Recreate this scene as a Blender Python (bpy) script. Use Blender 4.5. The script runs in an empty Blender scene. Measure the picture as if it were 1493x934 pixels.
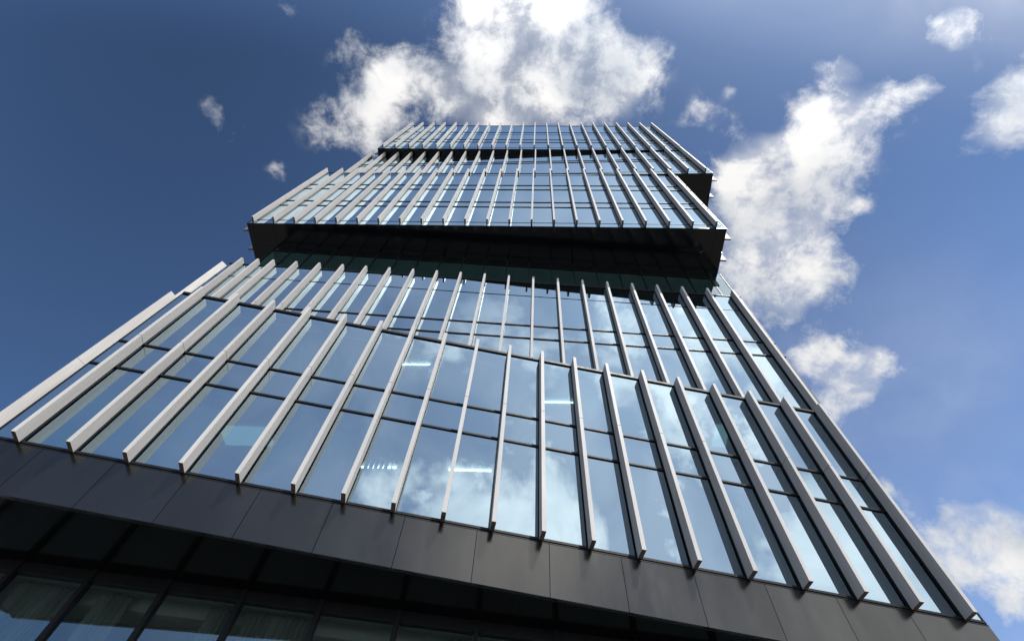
import bpy, math, random
from mathutils import Matrix, Vector
random.seed(7)
S = bpy.context.scene
COL = S.collection
R = math.radians
CAM_H = 1.6                       # eye height above the pavement

# ---------------------------------------------------------------- helpers
class MB:
    """collects boxes / prisms in a local frame and links them as ONE mesh object"""
    def __init__(s): s.v=[]; s.f=[]; s.m=[]
    def poly(s, pts, mi=0):
        b=len(s.v); s.v+= [tuple(p) for p in pts]; s.f.append(tuple(range(b,b+len(pts)))); s.m.append(mi)
    def box(s, x0,x1,y0,y1,z0,z1, mi=0, mbot=None, mtop=None):
        b=len(s.v)
        s.v+=[(x0,y0,z0),(x1,y0,z0),(x1,y1,z0),(x0,y1,z0),(x0,y0,z1),(x1,y0,z1),(x1,y1,z1),(x0,y1,z1)]
        for k,q in enumerate(((3,2,1,0),(4,5,6,7),(0,1,5,4),(1,2,6,5),(2,3,7,6),(3,0,4,7))):
            s.f.append(tuple(b+i for i in q))
            s.m.append(mbot if (k==0 and mbot is not None) else mtop if (k==1 and mtop is not None) else mi)
    def prism(s, base, z0, z1, mi=0, mbot=None):
        """base: counter-clockwise plan polygon"""
        b=len(s.v); n=len(base)
        s.v+=[(x,y,z0) for x,y in base]+[(x,y,z1) for x,y in base]
        s.f.append(tuple(b+i for i in reversed(range(n)))); s.m.append(mi if mbot is None else mbot)
        s.f.append(tuple(b+n+i for i in range(n))); s.m.append(mi)
        for i in range(n):
            j=(i+1)%n; s.f.append((b+i,b+j,b+n+j,b+n+i)); s.m.append(mi)
    def build(s, name, mats, parent=None, smooth=False):
        me=bpy.data.meshes.new(name); me.from_pydata(s.v,[],s.f)
        if not isinstance(mats,(list,tuple)): mats=[mats]
        for m in mats: me.materials.append(m)
        me.polygons.foreach_set('material_index', s.m)
        if smooth: me.polygons.foreach_set('use_smooth',[True]*len(s.f))
        me.update()
        o=bpy.data.objects.new(name, me); COL.objects.link(o)
        if parent is not None: o.parent=parent
        return o
def tag(o, label=None, cat=None, group=None, kind=None):
    if label: o['label']=label
    if cat: o['category']=cat
    if group: o['group']=group
    if kind: o['kind']=kind
    return o

# ---------------------------------------------------------------- materials
def new_mat(name):
    m=bpy.data.materials.new(name); m.use_nodes=True
    nt=m.node_tree; nt.nodes.clear()
    return m, nt
def node(nt, t, **kw):
    n=nt.nodes.new(t)
    for k,v in kw.items(): setattr(n,k,v)
    return n
def out(nt, sock):
    o=node(nt,'ShaderNodeOutputMaterial'); nt.links.new(sock,o.inputs['Surface'])
def noise(nt, scale, detail=4, rough=.55, stretch=None, coord='Object'):
    tc=node(nt,'ShaderNodeTexCoord'); src=tc.outputs[coord]
    if stretch:
        mp=node(nt,'ShaderNodeMapping'); mp.inputs['Scale'].default_value=stretch
        nt.links.new(src,mp.inputs['Vector']); src=mp.outputs['Vector']
    n=node(nt,'ShaderNodeTexNoise'); n.inputs['Scale'].default_value=scale
    n.inputs['Detail'].default_value=detail; n.inputs['Roughness'].default_value=rough
    nt.links.new(src,n.inputs['Vector']); return n.outputs['Fac']
def ramp(nt, fac, c0, c1, p0=.3, p1=.7):
    r=node(nt,'ShaderNodeValToRGB'); e=r.color_ramp.elements
    e[0].position=p0; e[1].position=p1; e[0].color=(*c0,1); e[1].color=(*c1,1)
    nt.links.new(fac,r.inputs['Fac']); return r.outputs['Color']
def rng(nt, fac, a, b, lo, hi):
    r=node(nt,'ShaderNodeMapRange'); r.inputs[1].default_value=a; r.inputs[2].default_value=b
    r.inputs[3].default_value=lo; r.inputs[4].default_value=hi
    nt.links.new(fac,r.inputs[0]); return r.outputs[0]
def painted(name, c0, c1, rough=(.4,.5), scale=3, stretch=(1,1,.25), metallic=0, spec=.5, bump=0, p=(.3,.7), vary=0):
    m,nt=new_mat(name)
    f=noise(nt,scale,5,.6,stretch)
    b=node(nt,'ShaderNodeBsdfPrincipled')
    col=ramp(nt,f,c0,c1,*p)
    if vary:                       # each length comes from a slightly different batch
        oi=node(nt,'ShaderNodeObjectInfo'); hv=node(nt,'ShaderNodeHueSaturation')
        nt.links.new(rng(nt,oi.outputs['Random'],0,1,1-vary,1+vary),hv.inputs['Value']); nt.links.new(col,hv.inputs['Color']); col=hv.outputs['Color']
    nt.links.new(col,b.inputs['Base Color'])
    f2=noise(nt,scale*2.3,4,.6,stretch)
    nt.links.new(rng(nt,f2,.3,.7,*rough),b.inputs['Roughness'])
    b.inputs['Metallic'].default_value=metallic; b.inputs['Specular IOR Level'].default_value=spec
    if bump:
        bp=node(nt,'ShaderNodeBump'); bp.inputs['Strength'].default_value=bump; bp.inputs['Distance'].default_value=.02
        nt.links.new(noise(nt,scale*.35,2,.5,None),bp.inputs['Height']); nt.links.new(bp.outputs['Normal'],b.inputs['Normal'])
    out(nt,b.outputs['BSDF']); return m
def glass_mat(name, base, edge, tint, gcol, wav=.012):
    """coated facade glass: mirror part + tinted see-through part; the inner face of each pane only transmits"""
    m,nt=new_mat(name)
    gl=node(nt,'ShaderNodeBsdfGlossy'); gl.inputs['Roughness'].default_value=0.0; gl.inputs['Color'].default_value=(*gcol,1)
    bp=node(nt,'ShaderNodeBump'); bp.inputs['Strength'].default_value=wav; bp.inputs['Distance'].default_value=.1
    nt.links.new(noise(nt,.9,1,.5,None),bp.inputs['Height']); nt.links.new(bp.outputs['Normal'],gl.inputs['Normal'])
    tr=node(nt,'ShaderNodeBsdfTransparent'); tr.inputs['Color'].default_value=(*tint,1)
    lw=node(nt,'ShaderNodeLayerWeight'); lw.inputs['Blend'].default_value=.5      # Facing = 1 - cos(angle)
    pw=node(nt,'ShaderNodeMath',operation='POWER'); nt.links.new(lw.outputs['Facing'],pw.inputs[0]); pw.inputs[1].default_value=3.2
    fac=rng(nt,pw.outputs[0],0,1,base,edge)
    mx=node(nt,'ShaderNodeMixShader')
    nt.links.new(fac,mx.inputs[0]); nt.links.new(tr.outputs[0],mx.inputs[1]); nt.links.new(gl.outputs[0],mx.inputs[2])
    clear=node(nt,'ShaderNodeBsdfTransparent')
    ge=node(nt,'ShaderNodeNewGeometry'); mx2=node(nt,'ShaderNodeMixShader')
    nt.links.new(ge.outputs['Backfacing'],mx2.inputs[0]); nt.links.new(mx.outputs[0],mx2.inputs[1]); nt.links.new(clear.outputs[0],mx2.inputs[2])
    out(nt,mx2.outputs[0]); return m
def lamp_mat(name, col, st):
    m,nt=new_mat(name); e=node(nt,'ShaderNodeEmission'); e.inputs[0].default_value=(*col,1); e.inputs[1].default_value=st
    out(nt,e.outputs[0]); return m

M={}
M['fin']=painted('fin_cladding',(.52,.503,.482),(.64,.622,.60),(.5,.62),2.2,(1.5,1.5,.15),spec=.18,vary=.06)
M['fin_end']=painted('fin_end_cap',(.10,.07,.05),(.16,.115,.085),(.5,.6),5)
M['frame']=painted('dark_anodised_frame',(.007,.008,.010),(.013,.014,.017),(.45,.55),3,spec=.25)
M['fascia']=painted('dark_fascia_metal',(.068,.067,.064),(.092,.090,.085),(.16,.26),.7,(1,1,.35),metallic=.92,bump=.05,vary=.05)
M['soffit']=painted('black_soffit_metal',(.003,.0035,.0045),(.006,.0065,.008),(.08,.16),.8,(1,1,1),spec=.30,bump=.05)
M['soffit_low']=painted('black_canopy_metal',(.003,.0035,.004),(.005,.0055,.006),(.10,.18),.8,(1,1,1),spec=.10,bump=.05)
M['coping']=painted('grey_coping_metal',(.20,.20,.20),(.27,.27,.265),(.35,.45),3)
M['glass']=glass_mat('blue_coated_glass',.50,1.0,(.20,.36,.40),(.70,.89,1.0))
M['glass_dark']=glass_mat('recessed_glass',.25,.95,(.46,.74,.76),(.82,.95,.98))
M['glass_lobby']=glass_mat('lobby_glass',.25,.95,(.56,.66,.63),(.66,.88,1.0))
M['ceiling']=painted('white_ceiling',(.58,.58,.56),(.66,.66,.64),(.7,.8),2)
M['inner_wall']=painted('inner_wall_plaster',(.30,.30,.29),(.38,.38,.36),(.7,.8),1)
M['carpet']=painted('carpet',(.06,.07,.08),(.10,.11,.12),(.9,.95),20)
M['curtain']=painted('grey_green_curtain_cloth',(.22,.225,.22),(.34,.34,.335),(.85,.95),6,(3,3,.1))
M['lamp']=lamp_mat('ceiling_lamp_diffuser',(1,.97,.90),6.5)
M['panel_lamp']=lamp_mat('luminous_ceiling_panel',(.70,1,.97),.55)
M['panel_dim']=lamp_mat('dim_luminous_panel',(.70,1,.97),.35)
M['blind']=painted('pale_blind_fabric',(.40,.40,.39),(.50,.50,.48),(.7,.8),3)

# directions and angular sizes of the clouds: x, y, z, radius
CLOUDS = [(-0.0267, 0.0197, 0.9994, 0.0833),
(0.0227, 0.0871, 0.9959, 0.1046),
(0.0753, 0.0034, 0.9972, 0.0673),
(-0.0564, 0.1225, 0.9909, 0.0891),
(0.1522, 0.0757, 0.9854, 0.0586),
(0.1657, 0.0197, 0.9860, 0.0410),
(-0.0984, 0.0104, 0.9951, 0.0326),
(0.1933, -0.0005, 0.9811, 0.0189),
(-0.1427, 0.1134, 0.9832, 0.0348),
(-0.2361, 0.1107, 0.9654, 0.0477),
(-0.2432, 0.1557, 0.9574, 0.0441),
(-0.2045, 0.0845, 0.9752, 0.0247),
(-0.2557, 0.2025, 0.9453, 0.0307),
(-0.0535, -0.0317, 0.9981, 0.0530),
(0.0622, -0.0495, 0.9968, 0.0363),
(-0.1409, 0.0377, 0.9893, 0.0198),
(-0.3129, 0.1572, 0.9367, 0.0123),
(-0.3223, 0.2047, 0.9243, 0.0229),
(-0.3219, 0.0914, 0.9423, 0.0150),
(-0.3030, 0.0508, 0.9516, 0.0084),
(-0.4956, 0.1902, 0.8475, 0.0091),
(-0.4776, 0.2226, 0.8499, 0.0125),
(-0.4097, 0.2735, 0.8703, 0.0089),
(-0.4526, 0.2706, 0.8496, 0.0065),
(-0.3935, 0.0268, 0.9189, 0.0098),
(0.4355, 0.1603, 0.8858, 0.0740),
(0.4155, 0.2275, 0.8807, 0.0805),
(0.4522, 0.0968, 0.8867, 0.0452),
(0.4448, -0.0224, 0.8954, 0.0154),
(0.4514, 0.0162, 0.8922, 0.0242),
(0.5186, 0.0105, 0.8550, 0.0209),
(0.4990, 0.0391, 0.8657, 0.0236),
(0.4850, 0.0675, 0.8719, 0.0282),
(0.5366, -0.0075, 0.8438, 0.0101),
(0.4102, 0.3084, 0.8583, 0.0577),
(0.4639, 0.2278, 0.8561, 0.0437),
(0.3797, 0.1541, 0.9122, 0.0513),
(0.4895, 0.1595, 0.8573, 0.0297),
(0.3097, 0.0616, 0.9488, 0.0168),
(0.2958, 0.1024, 0.9497, 0.0196),
(0.3188, 0.0356, 0.9472, 0.0072),
(0.5133, 0.2632, 0.8169, 0.0263),
(0.4907, 0.2995, 0.8182, 0.0230),
(0.4406, 0.3307, 0.8346, 0.0329),
(0.4834, 0.3511, 0.8019, 0.0096),
(0.5276, 0.3975, 0.7507, 0.0205),
(0.5675, 0.3909, 0.7247, 0.0254),
(0.5912, 0.3725, 0.7153, 0.0209),
(0.6002, 0.3384, 0.7247, 0.0122),
(0.5926, 0.4092, 0.6938, 0.0114),
(0.5635, 0.4496, 0.6931, 0.0137),
(0.5339, -0.0980, 0.8398, 0.0216),
(0.5260, -0.0872, 0.8460, 0.0142),
(0.5667, -0.0530, 0.8222, 0.0101),
(0.6117, -0.0458, 0.7898, 0.0178),
(0.6280, 0.0176, 0.7780, 0.0169),
(0.6328, -0.0053, 0.7743, 0.0224),
(0.7021, 0.4792, 0.5267, 0.0365),
(0.6743, 0.5132, 0.5310, 0.0239),
(0.7247, 0.4549, 0.5176, 0.0401),
(0.6698, 0.4753, 0.5704, 0.0116),
(0.6799, 0.5383, 0.4979, 0.0124),
(0.7137, 0.5334, 0.4541, 0.0100),
(0.6188, 0.4921, 0.6124, 0.0081),
(0.5428, 0.1514, 0.8261, 0.0075),
(0.6798, 0.3941, 0.6185, 0.0050),
(0.6926, 0.4812, 0.5373, 0.0326),
(0.7129, 0.4847, 0.5068, 0.0333),
(0.6708, 0.5130, 0.5356, 0.0288),
(0.6798, 0.5280, 0.5090, 0.0203),
(0.5110, 0.2716, 0.8156, 0.0244),
(0.4750, 0.3114, 0.8231, 0.0255),
(0.5696, 0.3946, 0.7210, 0.0369),
(0.5871, 0.3604, 0.7248, 0.0323),
(0.5276, 0.3975, 0.7507, 0.0346),
(0.6181, -0.0308, 0.7855, 0.0267),
(0.6269, 0.0223, 0.7788, 0.0216),
(0.5428, -0.0898, 0.8351, 0.0262),
(0.7145, 0.5325, 0.4537, 0.0143),
(0.4289, -0.5104, 0.7453, 0.0684),
(0.3959, -0.6089, 0.6874, 0.0604),
(0.4617, -0.6215, 0.6330, 0.0433),
(0.3369, -0.5495, 0.7645, 0.0529),
(0.1799, -0.5376, 0.8238, 0.0305),
(0.0429, -0.7275, 0.6847, 0.0507),
(-0.0335, -0.7647, 0.6435, 0.0400),
(0.4228, -0.6814, 0.5974, 0.0310),
(0.0196, -0.5620, 0.8269, 0.0312),
(0.0965, -0.6600, 0.7450, 0.0375),
(0.2678, -0.5329, 0.8027, 0.0369),
(0.5017, -0.5115, 0.6976, 0.0313),
(0.2399, -0.4821, 0.8427, 0.0644),
(0.1573, -0.5201, 0.8395, 0.0610),
(0.2992, -0.5510, 0.7790, 0.0556),
(0.0995, -0.4555, 0.8847, 0.0503),
(0.0540, -0.4896, 0.8703, 0.0307),
(0.3599, -0.5721, 0.7370, 0.0380),
(0.3883, -0.5110, 0.7668, 0.0314)]
CAM_R = (0.98413, -0.15546, 0.08555) 
CAM_U = (-0.17744, -0.8622, 0.47447) 
CAM_F = (0.0, 0.48212, 0.8761)
# ---------------------------------------------------------------- the tower
tower=bpy.data.objects.new('office_tower',None); COL.objects.link(tower)
tower.location=(0,22,0)
tag(tower,'tall glass office tower of twisted stacked blocks with pale vertical fins','office tower')
def frame_of(name_mesh, D, th, mb, mats):
    """a part of the tower whose local x runs along its facade, y into the building, z up from the pavement"""
    o=mb.build(name_mesh, mats, tower)
    n=Vector((-math.sin(th),math.cos(th),0))
    o.location=n*D-Vector((0,22,0)); o.rotation_euler=(0,0,th)
    return o
GV=.45           # glass plane behind the fins' outer edge
FD=.37           # fin depth
FW=.121
def add_pane(mb, u0,u1,z0,z1, v=GV, th=.024, tilt=.0022):
    """one pane, each set a hair out of true like real curtain walling"""
    a=random.uniform(-tilt,tilt); b=random.uniform(-tilt,tilt)
    um,zm=(u0+u1)/2,(z0+z1)/2
    def y(u,z): return v+a*(u-um)+b*(z-zm)
    k=len(mb.v)
    for t in (0,th):
        for (u,z) in ((u0,z0),(u1,z0),(u1,z1),(u0,z1)): mb.v.append((u,y(u,z)+t,z))
    for q in ((0,1,5,4),(1,2,6,5),(2,3,7,6),(3,0,4,7)): mb.f.append(tuple(k+i for i in q)); mb.m.append(1)
    mb.f.append((k,k+1,k+2,k+3)); mb.m.append(0)
    mb.f.append((k+7,k+6,k+5,k+4)); mb.m.append(0)
def front_fin(part, u, z0, z1, joints=(), label=None):
    mb=MB(); zs=[z0]+[j for j in joints if z0<j<z1]+[z1]
    for i in range(len(zs)-1):
        a=zs[i]+(.011 if i else 0); b=zs[i+1]-(.011 if i<len(zs)-2 else 0)
        mb.box(u-FW/2,u+FW/2,0,FD,a,b,0, 1 if i==0 else None)
        if i: mb.box(u-FW/2+.015,u+FW/2-.015,.015,FD-.01,zs[i]-.011,zs[i]+.011,1)
    return mb.build('fin',[M['fin'],M['fin_end']],part)
def side_fin(part, u0, u1, v, z0, z1):
    mb=MB(); mb.box(min(u0,u1),max(u0,u1),v-FW/2,v+FW/2,z0,z1,0,1)
    return mb.build('fin',[M['fin'],M['fin_end']],part)
def corner_fin(part, tip, root, z0, z1, joints=()):
    d=Vector((tip[0]-root[0],tip[1]-root[1])).normalized(); n=Vector((-d.y,d.x))*FW/2
    base=[(root[0]-n.x,root[1]-n.y),(root[0]+n.x,root[1]+n.y),(tip[0]+n.x,tip[1]+n.y),(tip[0]-n.x,tip[1]-n.y)]
    a=sum(base[i][0]*base[(i+1)%4][1]-base[(i+1)%4][0]*base[i][1] for i in range(4))
    if a<0: base.reverse()
    mb=MB(); zs=[z0]+list(joints)+[z1]
    for i in range(len(zs)-1): mb.prism(base,zs[i]+(.006 if i else 0),zs[i+1]-(.006 if i<len(zs)-2 else 0),0,1 if i==0 else None)
    return mb.build('fin',[M['fin'],M['fin_end']],part)

def block(name, D, th, uL, uR, fins, z0, z1, mull, rows, slabs, fz, label, depth=20, joints=(), rail_u=(), back=9.0, indiv=True, tick=0, thin=(), cope=False):
    """mull: heights of the heavy horizontal mullions, thin: light ones; rows: (z0,z1,[pane splits]) one window each"""
    mb=MB()
    # verticals behind each fin, edge posts, horizontals
    for u in fins: mb.box(u-.028,u+.028,FD-.0,GV+.10,z0,z1)
    for u in (uL,uR): mb.box(u-.03,u+.03,GV-.012,GV+.10,z0,z1)
    for z in mull: mb.box(uL-tick,uR+tick,GV-.045,GV+.09,z-.034,z+.034)
    if cope: mb.box(uL,uR,GV-.06,GV+.09,z1-.12,z1-.001)
    for z in thin: mb.box(uL-tick,uR+tick,GV-.02,GV+.09,z-.017,z+.017)
    # concrete behind: slabs, back wall
    part=frame_of(name,D,th,mb,[M['frame']]); tag(part,label)
    sb=MB()
    for (a,b) in slabs:
        sb.box(uL+.06,uR-.06,GV+.14,depth-.1,a,b,0,1)
    sb.build('floor_slab',[M['carpet'],M['ceiling']],part)
    wb=MB(); wb.box(uL+.08,uR-.08,back,back+.2,z0+.1,z1-.1,0)
    wb.build('core_wall',[M['inner_wall']],part)
    # closed sides and back
    cl=MB()
    cl.box(uL,uL+.05,GV+.16,depth,z0+.02,z1-.02); cl.box(uR-.05,uR,GV+.16,depth,z0+.02,z1-.02); cl.box(uL+.06,uR-.06,depth-.05,depth,z0+.02,z1-.02)
    sw=cl.build('side_wall',[M['fascia']],part)
    # windows
    edges=[uL]+list(fins)+[uR]
    bulk=MB()
    for i in range(len(edges)-1):
        a,b=edges[i]+.02,edges[i+1]-.02
        if b-a<.1: continue
        for (r0,r1,sp) in rows:
            w=MB() if indiv else bulk
            zs=[r0]+list(sp)+[r1]
            for k in range(len(zs)-1): add_pane(w,a,b,zs[k]+.01,zs[k+1]-.01)
            if indiv: w.build('window',[M['glass'],M['frame']],part)
    if not indiv:
        g=bulk.build('window_glazing',[M['glass'],M['frame']],part); g['kind']='stuff'
    for u in fins: front_fin(part,u,fz[0],fz[1],joints)
    return part

def off(seq, d=CAM_H): return [z+d for z in seq]
H=CAM_H
# ---- lowest block (two storeys over the dark fascia)
k=1.0056
A_D,A_T=11.3036,R(.582)
a_f=[-11.602]; 
for d in (1.462,1.5,1.5,1.5,1.5,1.345,1.345,1.345,1.345,1.345,1.345,1.345,1.5,1.5,1.5,1.498,1.494,1.45): a_f.append(a_f[-1]+d)
zA0,zA1=9.52+H,18.34+H; fz0_=7.97+H
A=block('lowest_block',A_D,A_T,-12.42,14.80,a_f,zA0,zA1,
   mull=[zA0+.045,13.13+H,14.50+H], cope=True,
   rows=[(zA0+.06,14.50+H,(13.13+H,)),(14.50+H,zA1-.12,())],
   slabs=[(8.15+H,9.5+H),(13.25+H,14.42+H),(17.6+H,18.25+H)],
   fz=(9.497+H,18.33+H),label='lowest block, two storeys of blue glass above the dark fascia',joints=(14.47+H,))
cp=MB(); cp.prism([(-12.44,.60),(-12.42,.62),(-12.80,.98),(-12.82,.95)],fz0_,zA1,0); cp.build('corner_panel',[M['frame']],A)
corner_fin(A,(-13.02,.53),(-12.80,.83),9.4+H,18.33+H,(13.3+H,))
# fascia panels
fz0,fz1=7.96+H,9.46+H
ed=[-12.42]+[-10.86+1.953*i for i in range(13)]+[14.83]
for i in range(len(ed)-1):
    p=MB(); p.box(ed[i]+.008,ed[i+1]-.008,GV-.03,GV+.05,fz0,fz1)
    p.build('fascia_panel',[M['fascia']],A)
p=MB(); p.box(-12.40,14.80,GV+.06,GV+.12,fz0+.01,fz1-.01)
p.box(-12.42,14.83,GV-.03,GV+.05,fz1+.014,fz1+.045)
p.build('fascia_backing',[M['frame']],A)
s=MB(); s.box(-12.40,14.78,GV+.055,7.5,fz0+.02,fz0+.07)
s.build('soffit',[M['soffit_low']],A)
# interior lamps
def strip(part,p0,p1,z,w=.12,seg=1,gap=.35):
    mb=MB(); d=Vector((p1[0]-p0[0],p1[1]-p0[1],0)); L=d.length; d/=L; n=Vector((-d.y,d.x,0))*w/2
    for i in range(seg):
        a=Vector((*p0,0))+d*L*(i/seg); b=Vector((*p0,0))+d*L*((i+1-(gap if seg>1 else 0))/seg)
        base=[(a-n),(b-n),(b+n),(a+n)]
        mb.prism([(q.x,q.y) for q in base],z-.05,z)
    return mb.build('ceiling_light',[M['lamp']],part)
strip(A,(-3.0,1.40),(-1.84,1.14),17.55+H,.06); strip(A,(3.1,1.93),(4.25,1.68),17.55+H,.06)
strip(A,(-3.3,2.90),(-2.0,2.60),13.2+H,.07,7,.35); strip(A,(-.25,2.25),(1.2,1.93),13.2+H,.06)
# luminous panels seen in the ceiling
def ceil_panel(part,pts,z,mat):
    mb=MB(); mb.prism(pts,z-.04,z,0); return mb.build('ceiling_panel',[mat],part)
ceil_panel(A,[(-8.32,2.25),(-6.58,1.90),(-6.40,2.72),(-8.14,3.07)],13.22+H,M['panel_lamp'])
ceil_panel(A,[(-10.32,3.12),(-9.23,2.90),(-9.10,3.55),(-10.19,3.77)],13.22+H,M['panel_dim'])
ceil_panel(A,[(10.20,1.46),(10.75,1.35),(11.0,2.5),(10.45,2.61)],17.58+H,M['panel_lamp'])
# vertical slat blinds hanging behind some of the windows
def blind(part,u0,u1,z0,z1,v=.74,turn=35):
    mb=MB(); n=int((u1-u0)/.125); c,s_=math.cos(R(turn))*.055,math.sin(R(turn))*.055
    for i in range(n):
        u=u0+(u1-u0)*(i+.5)/n
        mb.prism([(u-c,v-s_),(u-c+.003,v-s_-.004),(u+c+.003,v+s_-.004),(u+c,v+s_)],z0,z1-.05,0)
    mb.box(u0,u1,v-.03,v+.03,z1-.05,z1,0)
    return mb.build('window_blind',[M['blind']],part)
for i,(lo,hi,t) in {0:(1,0,30),1:(1,1,40),2:(1,0,20),3:(0,1,35),4:(1,1,50),5:(1,0,28),6:(1,0,35),12:(0,1,30),14:(1,0,20),16:(1,1,40)}.items():
    if lo: blind(A,a_f[i]+.06,a_f[i]+(a_f[i+1]-a_f[i])*(1 if i%3 else .62)-.06,9.62+H,13.0+H,turn=t)
    if hi: blind(A,a_f[i]+.06,a_f[i+1]-.06,14.6+H,17.5+H,turn=t)
p=MB()
for (z,v0,v1) in ((12.86+H,.52,.60),(17.42+H,.52,.60)): p.box(-12.3,14.7,v0,v1,z,z+.09)
p.build('pelmet',[M['ceiling']],A)

# ---- second block
B_D,B_T=13.306,R(-7.094)
b_f=[-17.855,-16.81,-15.80]
while len(b_f)<22: b_f.append(b_f[-1]+1.5001)
zB0,zB1=18.12+H,29.6+H
B=block('second_block',B_D,B_T,-18.70,13.22,b_f,zB0,zB1,
   mull=[24.22+H,22.93+H,zB1-.045],thin=(27.75+H,),
   rows=[(zB0,24.22+H,(22.93+H,)),(24.22+H,zB1-.06,(27.75+H,))],
   slabs=[(18.2+H,18.6+H),(23.0+H,24.1+H),(28.6+H,29.5+H)],
   fz=(18.3+H,29.603+H),label='second block, set back and turned, ending under the dark overhang',joints=(24.0+H,),tick=.06)
corner_fin(B,(-19.29,.37),(-19.02,.69),18.2+H,29.6+H,(24.0+H,))
# recessed storey between second and third block
RV=.76
rm=MB(); r0,r1=29.4+H,33.72+H
uL,uR=-17.5,13.35
us=[uL]+[-16.15+1.508*i for i in range(20)]+[uR]
for u in us: rm.box(u-.03,u+.03,RV-.03,RV+.10,r0,r1)
rm.box(uL,uR,RV-.012,RV+.09,32.9+H,32.95+H)
Rn=frame_of('recessed_storey',B_D,B_T,rm,[M['frame']]); tag(Rn,'recessed dark glazed storey in the shade of the overhang')
g=MB()
for i in range(len(us)-1):
    w=MB(); add_pane(w,us[i]+.03,us[i+1]-.03,r0,r1,RV)
    w.build('window',[M['glass_dark'],M['frame']],Rn)
s=MB(); s.box(uL,uR,RV+.2,17,r0-.2,r0+.1); s.build('floor_slab',[M['carpet']],Rn)
s=MB(); s.box(uL,uR,5,5.2,r0+.1,r1-.05); s.box(uL,uL+.05,RV+.12,17,r0+.1,r1-.05); s.box(uR-.05,uR,RV+.12,17,r0+.1,r1-.05)
s.build('core_wall',[M['ceiling']],Rn)
s=MB(); s.box(uL+.1,uR-.1,RV+.2,4.9,33.0+H,33.05+H); s.build('ceiling_panel',[M['ceiling']],Rn)

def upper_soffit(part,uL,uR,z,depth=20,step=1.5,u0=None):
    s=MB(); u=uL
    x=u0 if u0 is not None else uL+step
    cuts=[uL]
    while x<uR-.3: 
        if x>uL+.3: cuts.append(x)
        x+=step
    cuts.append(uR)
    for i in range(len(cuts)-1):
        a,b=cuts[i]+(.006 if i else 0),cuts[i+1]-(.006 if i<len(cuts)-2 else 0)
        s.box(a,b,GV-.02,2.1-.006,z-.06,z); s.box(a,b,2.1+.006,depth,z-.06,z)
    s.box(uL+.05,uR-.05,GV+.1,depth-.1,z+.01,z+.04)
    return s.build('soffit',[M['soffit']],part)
# ---- third block
C_D,C_T=11.077,R(-9.973)
c_f=[-19.675+1.5*i for i in range(22)]
zC0,zC1=33.78+H,48.55+H
C=block('third_block',C_D,C_T,-20.07,12.46,c_f,zC0,zC1,
   mull=[39.33+H,38.08+H,44.3+H,42.95+H,zC1-.045],thin=(34.5+H,47.8+H),
   rows=[(zC0,39.33+H,(34.5+H,38.08+H)),(39.33+H,44.3+H,(42.95+H,)),(44.3+H,zC1-.06,(47.8+H,))],
   slabs=[(33.9+H,34.3+H),(38.15+H,39.25+H),(43.0+H,44.2+H),(47.9+H,48.4+H)],
   fz=(33.893+H,48.65+H),label='third block, overhanging the recess on a black soffit',joints=(39.2+H,44.2+H),indiv=False)
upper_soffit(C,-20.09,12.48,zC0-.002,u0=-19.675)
for v in (.99,2.42): side_fin(C,-20.08,-20.50,v,33.80+H,48.6+H)
for v in (1.2,2.70): side_fin(C,12.47,12.90,v,33.80+H,48.6+H)
# ---- fourth block
D_D,D_T=11.188,R(-11.065)
d_f=[-18.345+1.5064*i for i in range(23)]
zD0,zD1=48.17+H,58.1+H
Dk=block('fourth_block',D_D,D_T,-18.95,15.42,d_f,zD0,zD1,
   mull=[53.35+H,54.1+H],thin=(49.0+H,),
   rows=[(zD0,53.35+H,(49.0+H,)),(53.35+H,zD1-.06,(54.1+H,))],
   slabs=[(48.3+H,48.7+H),(53.4+H,54.0+H),(57.4+H,58.0+H)],
   fz=(48.322+H,58.1+H),label='fourth block, turned furthest, its right end overhanging on a black soffit',joints=(54.0+H,),indiv=False)
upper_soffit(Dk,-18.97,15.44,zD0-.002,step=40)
for v in (1.1,2.63): side_fin(Dk,15.43,15.86,v,48.2+H,58.0+H)
for v in (1.1,2.63): side_fin(Dk,-18.96,-19.38,v,48.2+H,58.0+H)
# ---- topmost block
q=1.015
E_D,E_T=10.6034*q,R(-9.553)
e_f=[-16.478*q]; 
for d in [1.344]+[1.5]*20: e_f.append(e_f[-1]+d*q)
zE0,zE1=57.30*q+H,72.75*q+H
E=block('topmost_block',E_D,E_T,-17.05*q,15.40*q,e_f,zE0,zE1,
   mull=[61.15*q+H,62.75*q+H,67.6*q+H,zE1-.045],thin=(58.1*q+H,66.1*q+H),
   rows=[(zE0,62.75*q+H,(58.1*q+H,61.15*q+H)),(62.75*q+H,67.6*q+H,(66.1*q+H,)),(67.6*q+H,zE1-.06,())],
   slabs=[(zE0+.15,zE0+.6),(61.3*q+H,62.6*q+H),(66.3*q+H,67.5*q+H),(71.8*q+H,72.5*q+H)],
   fz=(57.375*q+H,72.95*q+H),label='topmost block, three storeys, its left end overhanging the block below',indiv=False)
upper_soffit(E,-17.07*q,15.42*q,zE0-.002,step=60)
for v in (1.1,2.6): side_fin(E,15.41*q,15.41*q+.42,v,zE0+.05,zE1); side_fin(E,-17.06*q,-17.06*q-.42,v,zE0+.05,zE1)

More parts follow.
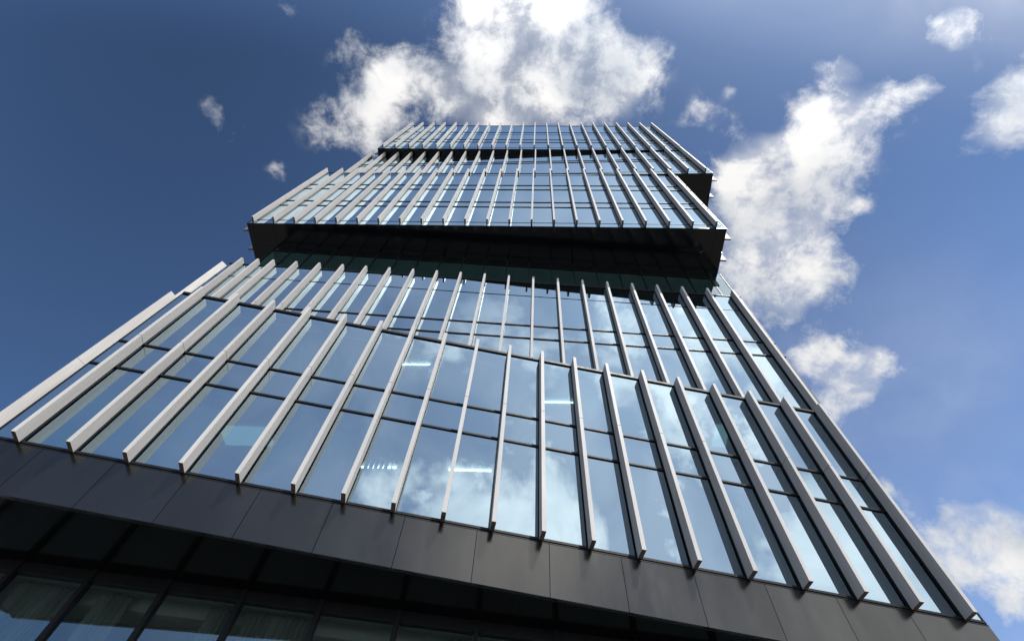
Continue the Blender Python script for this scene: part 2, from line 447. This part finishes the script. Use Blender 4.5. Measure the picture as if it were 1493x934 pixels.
# ---- recessed ground storey (its own turned plane)
def a_world(u,v):
    t=Vector((math.cos(A_T),math.sin(A_T),0)); n=Vector((-math.sin(A_T),math.cos(A_T),0)); return t*u+n*(A_D+v)
g0=a_world(-10.81,3.06); g1=a_world(2.9,1.806)
gt=math.atan2(g1.y-g0.y,g1.x-g0.x); gn=Vector((-math.sin(gt),math.cos(gt),0)); gu=Vector((math.cos(gt),math.sin(gt),0))
G_D=g0.dot(gn); ub=g0.dot(gu)
gz1=fz0+.02; head=7.70+H
gl=[ub+2.02*i for i in range(-1,13)]
mb=MB()
for u in gl: mb.box(u-.06,u+.06,-.10,.12,.03,gz1)
mb.box(gl[0],gl[-1],-.05,.10,head,gz1-.002); mb.box(gl[0],gl[-1],-.05,.10,.03,.28); mb.box(gl[0],gl[-1],-.03,.10,3.6,3.68)
G=frame_of('ground_storey',G_D,gt,mb,[M['frame']]); tag(G,'recessed glazed ground storey under the black soffit')
for i in range(len(gl)-1):
    w=MB(); add_pane(w,gl[i]+.08,gl[i+1]-.08,.28,3.6,0); add_pane(w,gl[i]+.08,gl[i+1]-.08,3.68,head,0)
    w.build('window',[M['glass_lobby'],M['frame']],G)
s=MB(); s.box(gl[0],gl[-1],4.2,4.4,.03,gz1-.05); s.box(gl[0]-.06,gl[0],.14,12,.03,gz1); s.box(gl[-1],gl[-1]+.06,.14,12,.03,gz1)
s.build('core_wall',[M['inner_wall']],G)
s=MB(); s.box(gl[0]+.02,gl[-1]-.02,.75,4.18,head+.12,head+.2); s.box(gl[0]+.02,gl[-1]-.02,.55,.75,head-.28,head+.2)
s.build('ceiling_panel',[M['ceiling']],G)
s=MB(); s.box(gl[0]+.02,gl[-1]-.02,.14,.30,head-.045,head+.0); s.build('curtain_rail',[M['coping']],G)

# curtains hang inside the ground storey: things of their own
Gm=G.matrix_basis.copy()
def curtain(u0,u1,label):
    n=int((u1-u0)/.016); mb=MB(); ph=random.uniform(0,6)
    top,bot=head-.06,.06
    amp=[.065+.03*math.sin(i*.13+ph) for i in range(n+1)]
    for side in (0,1):
        for z,k in ((bot,1.25),(2.2,1.1),(5.0,1.0),(top-.12,.8),(top,.45)):
            for i in range(n+1):
                u=u0+(u1-u0)*i/n
                y=.30+amp[i]*k*math.sin(u*36+1.8*math.sin(u*5.3+ph))+side*.006
                mb.v.append((u,y,z))
    W=n+1; lay=5*W
    for r in range(4):
        for i in range(n):
            a=r*W+i; mb.f.append((a,a+1,a+1+W,a+W)); mb.m.append(0)
            a+=lay; mb.f.append((a+W,a+1+W,a+1,a)); mb.m.append(0)
    for i in range(n):
        mb.f.append((i,i+lay,i+1+lay,i+1)); mb.m.append(0)
        a=4*W+i; mb.f.append((a,a+1,a+1+lay,a+lay)); mb.m.append(0)
    for i in (0,n):
        for r in range(4):
            a=r*W+i; mb.f.append((a,a+W,a+W+lay,a+lay)); mb.m.append(0)
    o=mb.build('curtain',[M['curtain']],None,True)
    o.location=gn*G_D; o.rotation_euler=(0,0,gt)
    tag(o,label,'curtain','curtains inside the ground storey windows')
def gb(i,a,b): return gl[i]+.1+a*1.82, gl[i]+.1+b*1.82
curtain(*gb(1,.02,.98),'drawn curtain filling the ground window above the tallest blue sky reflection')
curtain(*gb(2,.14,.60),'gathered curtain in the middle of the second ground window, bare wall on both sides')
curtain(*gb(3,.62,.99),'narrow curtain drawn to the right side of the third ground window')
curtain(*gb(4,.03,.98),'fully drawn curtain across the ground window between two half bare ones')
curtain(*gb(6,.68,.98),'narrow dim curtain at the right edge of a mostly bare ground window')
curtain(*gb(7,.10,.62),'dim curtain on the left of the furthest right ground window in view')
curtain(*gb(0,.30,.98),'curtain in the leftmost ground window, cut by the picture edge')

# ---------------------------------------------------------------- ground
m,nt=new_mat('stone_paving'); b=node(nt,'ShaderNodeBsdfPrincipled')
tc=node(nt,'ShaderNodeTexCoord'); br=node(nt,'ShaderNodeTexBrick')
br.inputs['Scale'].default_value=1.0; br.inputs['Mortar Size'].default_value=.008; br.inputs['Brick Width'].default_value=.9; br.inputs['Row Height'].default_value=.6
br.inputs['Color1'].default_value=(.15,.145,.14,1); br.inputs['Color2'].default_value=(.19,.185,.18,1); br.inputs['Mortar'].default_value=(.06,.06,.06,1)
nt.links.new(tc.outputs['Object'],br.inputs['Vector']); nt.links.new(br.outputs['Color'],b.inputs['Base Color'])
b.inputs['Roughness'].default_value=.8; out(nt,b.outputs['BSDF'])
p=MB(); p.poly([(-1500,-1500,0),(1500,-1500,0),(1500,1500,0),(-1500,1500,0)]); g=p.build('pavement',[m]); g['kind']='structure'

# ---------------------------------------------------------------- sky, clouds, sun
SUN_AZ, SUN_EL = R(148), R(61)        # azimuth measured from +Y towards +X
sd=Vector((math.sin(SUN_AZ)*math.cos(SUN_EL),math.cos(SUN_AZ)*math.cos(SUN_EL),math.sin(SUN_EL)))
L=bpy.data.lights.new('sun','SUN'); L.energy=3.9; L.angle=R(.5); L.color=(1,.965,.92)
so=bpy.data.objects.new('sun',L); COL.objects.link(so); so.rotation_euler=(-sd).to_track_quat('-Z','Y').to_euler(); so.location=(0,-30,80)
w=bpy.data.worlds.new('World'); S.world=w; w.use_nodes=True; nt=w.node_tree; nt.nodes.clear()
sky=node(nt,'ShaderNodeTexSky'); sky.sky_type='NISHITA'; sky.sun_disc=False
sky.sun_elevation=SUN_EL; sky.sun_rotation=SUN_AZ; sky.air_density=1.0; sky.dust_density=0.8; sky.ozone_density=2.5
geo=node(nt,'ShaderNodeTexCoord'); D_=geo.outputs['Generated']
def math_(op,a,b=None,c=None,clamp=False):
    n=node(nt,'ShaderNodeMath',operation=op,use_clamp=clamp)
    for i,x in enumerate((a,b,c)):
        if x is None: continue
        if isinstance(x,(int,float)): n.inputs[i].default_value=x
        else: nt.links.new(x,n.inputs[i])
    return n.outputs[0]
def wnoise(scale,detail,rough,dist,vec=D_):
    n=node(nt,'ShaderNodeTexNoise'); n.inputs['Scale'].default_value=scale; n.inputs['Detail'].default_value=detail
    n.inputs['Roughness'].default_value=rough; n.inputs['Distortion'].default_value=dist; nt.links.new(vec,n.inputs['Vector']); return n
# bend the direction a little so that cloud outlines are ragged, not round
def bend(vec,scale,detail,amt):
    wn=wnoise(scale,detail,.6,0,vec)
    sub=node(nt,'ShaderNodeVectorMath',operation='SUBTRACT'); nt.links.new(wn.outputs['Color'],sub.inputs[0]); sub.inputs[1].default_value=(.5,.5,.5)
    sc=node(nt,'ShaderNodeVectorMath',operation='SCALE'); nt.links.new(sub.outputs[0],sc.inputs[0]); sc.inputs['Scale'].default_value=amt
    ad=node(nt,'ShaderNodeVectorMath',operation='ADD'); nt.links.new(vec,ad.inputs[0]); nt.links.new(sc.outputs[0],ad.inputs[1])
    nm=node(nt,'ShaderNodeVectorMath',operation='NORMALIZE'); nt.links.new(ad.outputs[0],nm.inputs[0]); return nm.outputs[0]
WD=bend(bend(D_,6,3,0.09),22,6,0.028)
acc=None
for (x,y,z,t) in CLOUDS:
    d=node(nt,'ShaderNodeVectorMath',operation='DOT_PRODUCT'); nt.links.new(WD,d.inputs[0]); d.inputs[1].default_value=(x,y,z)
    wisp=t<.034
    if wisp: t*=1.7
    kk=1.8/(t*t)                       # gaussian fall-off in angle
    e=math_('EXPONENT',math_('MULTIPLY_ADD',d.outputs['Value'],kk,-kk+math.log(.58 if wisp else 1.0)))
    acc=e if acc is None else math_('ADD',acc,e)
f1=wnoise(12,12,.64,.12,bend(D_,9,2,.03)).outputs['Fac']
f2=wnoise(2.6,7,.58,.2).outputs['Fac']
blob=math_('MINIMUM',acc,1.5)
dens=math_('ADD',blob,math_('MULTIPLY',math_('SUBTRACT',f1,.5),5.0))
def smooth(x,a,b,lo=0,hi=1):
    n=node(nt,'ShaderNodeMapRange',interpolation_type='SMOOTHSTEP'); nt.links.new(x,n.inputs[0])
    for i,v in enumerate((a,b,lo,hi)): n.inputs[i+1].default_value=v
    return n.outputs[0]
alpha=math_('MULTIPLY',smooth(dens,0.28,2.0),smooth(blob,.04,.40))
# thin translucent skirt round the larger clouds
alpha=math_('MAXIMUM',alpha,math_('MULTIPLY',smooth(blob,.55,1.6),math_('MULTIPLY_ADD',f1,1.5,-.15,True)))
# broken bright cloud over the opposite half of the sky (seen only in the glass)
sx=node(nt,'ShaderNodeSeparateXYZ'); nt.links.new(D_,sx.inputs[0])
side=math_('MULTIPLY_ADD',sx.outputs['X'],.10,math_('MULTIPLY',sx.outputs['Y'],-1.0))
veil=math_('MULTIPLY',math_('MULTIPLY',smooth(side,.10,.75),smooth(sx.outputs['X'],-.50,.0)),smooth(math_('ADD',f2,math_('MULTIPLY',sx.outputs['X'],.16)),0.49,0.62))
thin=math_('MULTIPLY',smooth(side,.03,.32),math_('MULTIPLY_ADD',sx.outputs['X'],0.3,0.25,True))
alpha=math_('MAXIMUM',alpha,math_('MAXIMUM',thin,math_('MULTIPLY',veil,0.95)))
# thin milky haze low on the right
hz=node(nt,'ShaderNodeVectorMath',operation='DOT_PRODUCT'); nt.links.new(D_,hz.inputs[0]); hz.inputs[1].default_value=(.60,.62,.50)
haze=math_('MULTIPLY',smooth(hz.outputs['Value'],.80,1.0),math_('MULTIPLY_ADD',f2,.9,-.05))
alpha=math_('MAXIMUM',alpha,math_('MULTIPLY',haze,0.45))
# cloud shade: bright rims, soft grey bellies
shade=math_('ADD',wnoise(6,5,.5,.5).outputs['Fac'],math_('MULTIPLY',math_('SUBTRACT',f1,.5),.12))
cr=node(nt,'ShaderNodeValToRGB'); el=cr.color_ramp.elements
el[0].position=.36; el[0].color=(.60,.64,.70,1); el[1].position=.60; el[1].color=(1.0,.99,.975,1)
nt.links.new(shade,cr.inputs['Fac'])
lit=smooth(sx.outputs['Y'],.2,-.4,10,21)
cm=node(nt,'ShaderNodeVectorMath',operation='SCALE'); nt.links.new(cr.outputs['Color'],cm.inputs[0]); nt.links.new(lit,cm.inputs['Scale'])
tint=node(nt,'ShaderNodeVectorMath',operation='MULTIPLY'); nt.links.new(sky.outputs[0],tint.inputs[0]); tint.inputs[1].default_value=(0.77,0.97,1.18)
# clear deep blue overhead and to the far left, paler low down on the right
deep=math_('MULTIPLY',smooth(sx.outputs['Z'],.42,.98,1.0,0.56),smooth(hz.outputs['Value'],.05,1.0,0.8,1.75))
front=smooth(sx.outputs['Y'],-.10,.12)
gain=math_('MULTIPLY_ADD',math_('SUBTRACT',deep,1.0),front,1.0)
tint2=node(nt,'ShaderNodeVectorMath',operation='SCALE'); nt.links.new(tint.outputs[0],tint2.inputs[0]); nt.links.new(gain,tint2.inputs['Scale'])
mix=node(nt,'ShaderNodeMix',data_type='RGBA'); nt.links.new(alpha,mix.inputs[0]); nt.links.new(tint2.outputs[0],mix.inputs[6]); nt.links.new(cm.outputs[0],mix.inputs[7])
bg=node(nt,'ShaderNodeBackground'); bg.inputs['Strength'].default_value=0.08; nt.links.new(mix.outputs[2],bg.inputs['Color'])
wo=node(nt,'ShaderNodeOutputWorld'); nt.links.new(bg.outputs[0],wo.inputs['Surface'])

# ---------------------------------------------------------------- camera
cam=bpy.data.cameras.new('camera'); co=bpy.data.objects.new('camera',cam); COL.objects.link(co)
cam.sensor_width=36; cam.lens=762.587/1493*36; cam.shift_x=34.9/1493; cam.shift_y=-8.98/1493
cam.clip_start=.05; cam.clip_end=6000
r_,u_,f_=Vector(CAM_R),Vector(CAM_U),Vector(CAM_F)
co.matrix_world=Matrix(((r_.x,u_.x,-f_.x,0),(r_.y,u_.y,-f_.y,0),(r_.z,u_.z,-f_.z,CAM_H),(0,0,0,1)))
S.camera=co
S.view_settings.view_transform='Standard'; S.view_settings.look='None'; S.view_settings.exposure=0.25; S.view_settings.gamma=1
S.view_settings.use_curve_mapping=False
S.render.engine='CYCLES'
cy=S.cycles; cy.use_denoising=True; cy.max_bounces=10; cy.transparent_max_bounces=12; cy.glossy_bounces=6; cy.diffuse_bounces=3
cy.sample_clamp_indirect=6; cy.caustics_reflective=False; cy.caustics_refractive=False
w.cycles.sampling_method='MANUAL'; w.cycles.sample_map_resolution=512
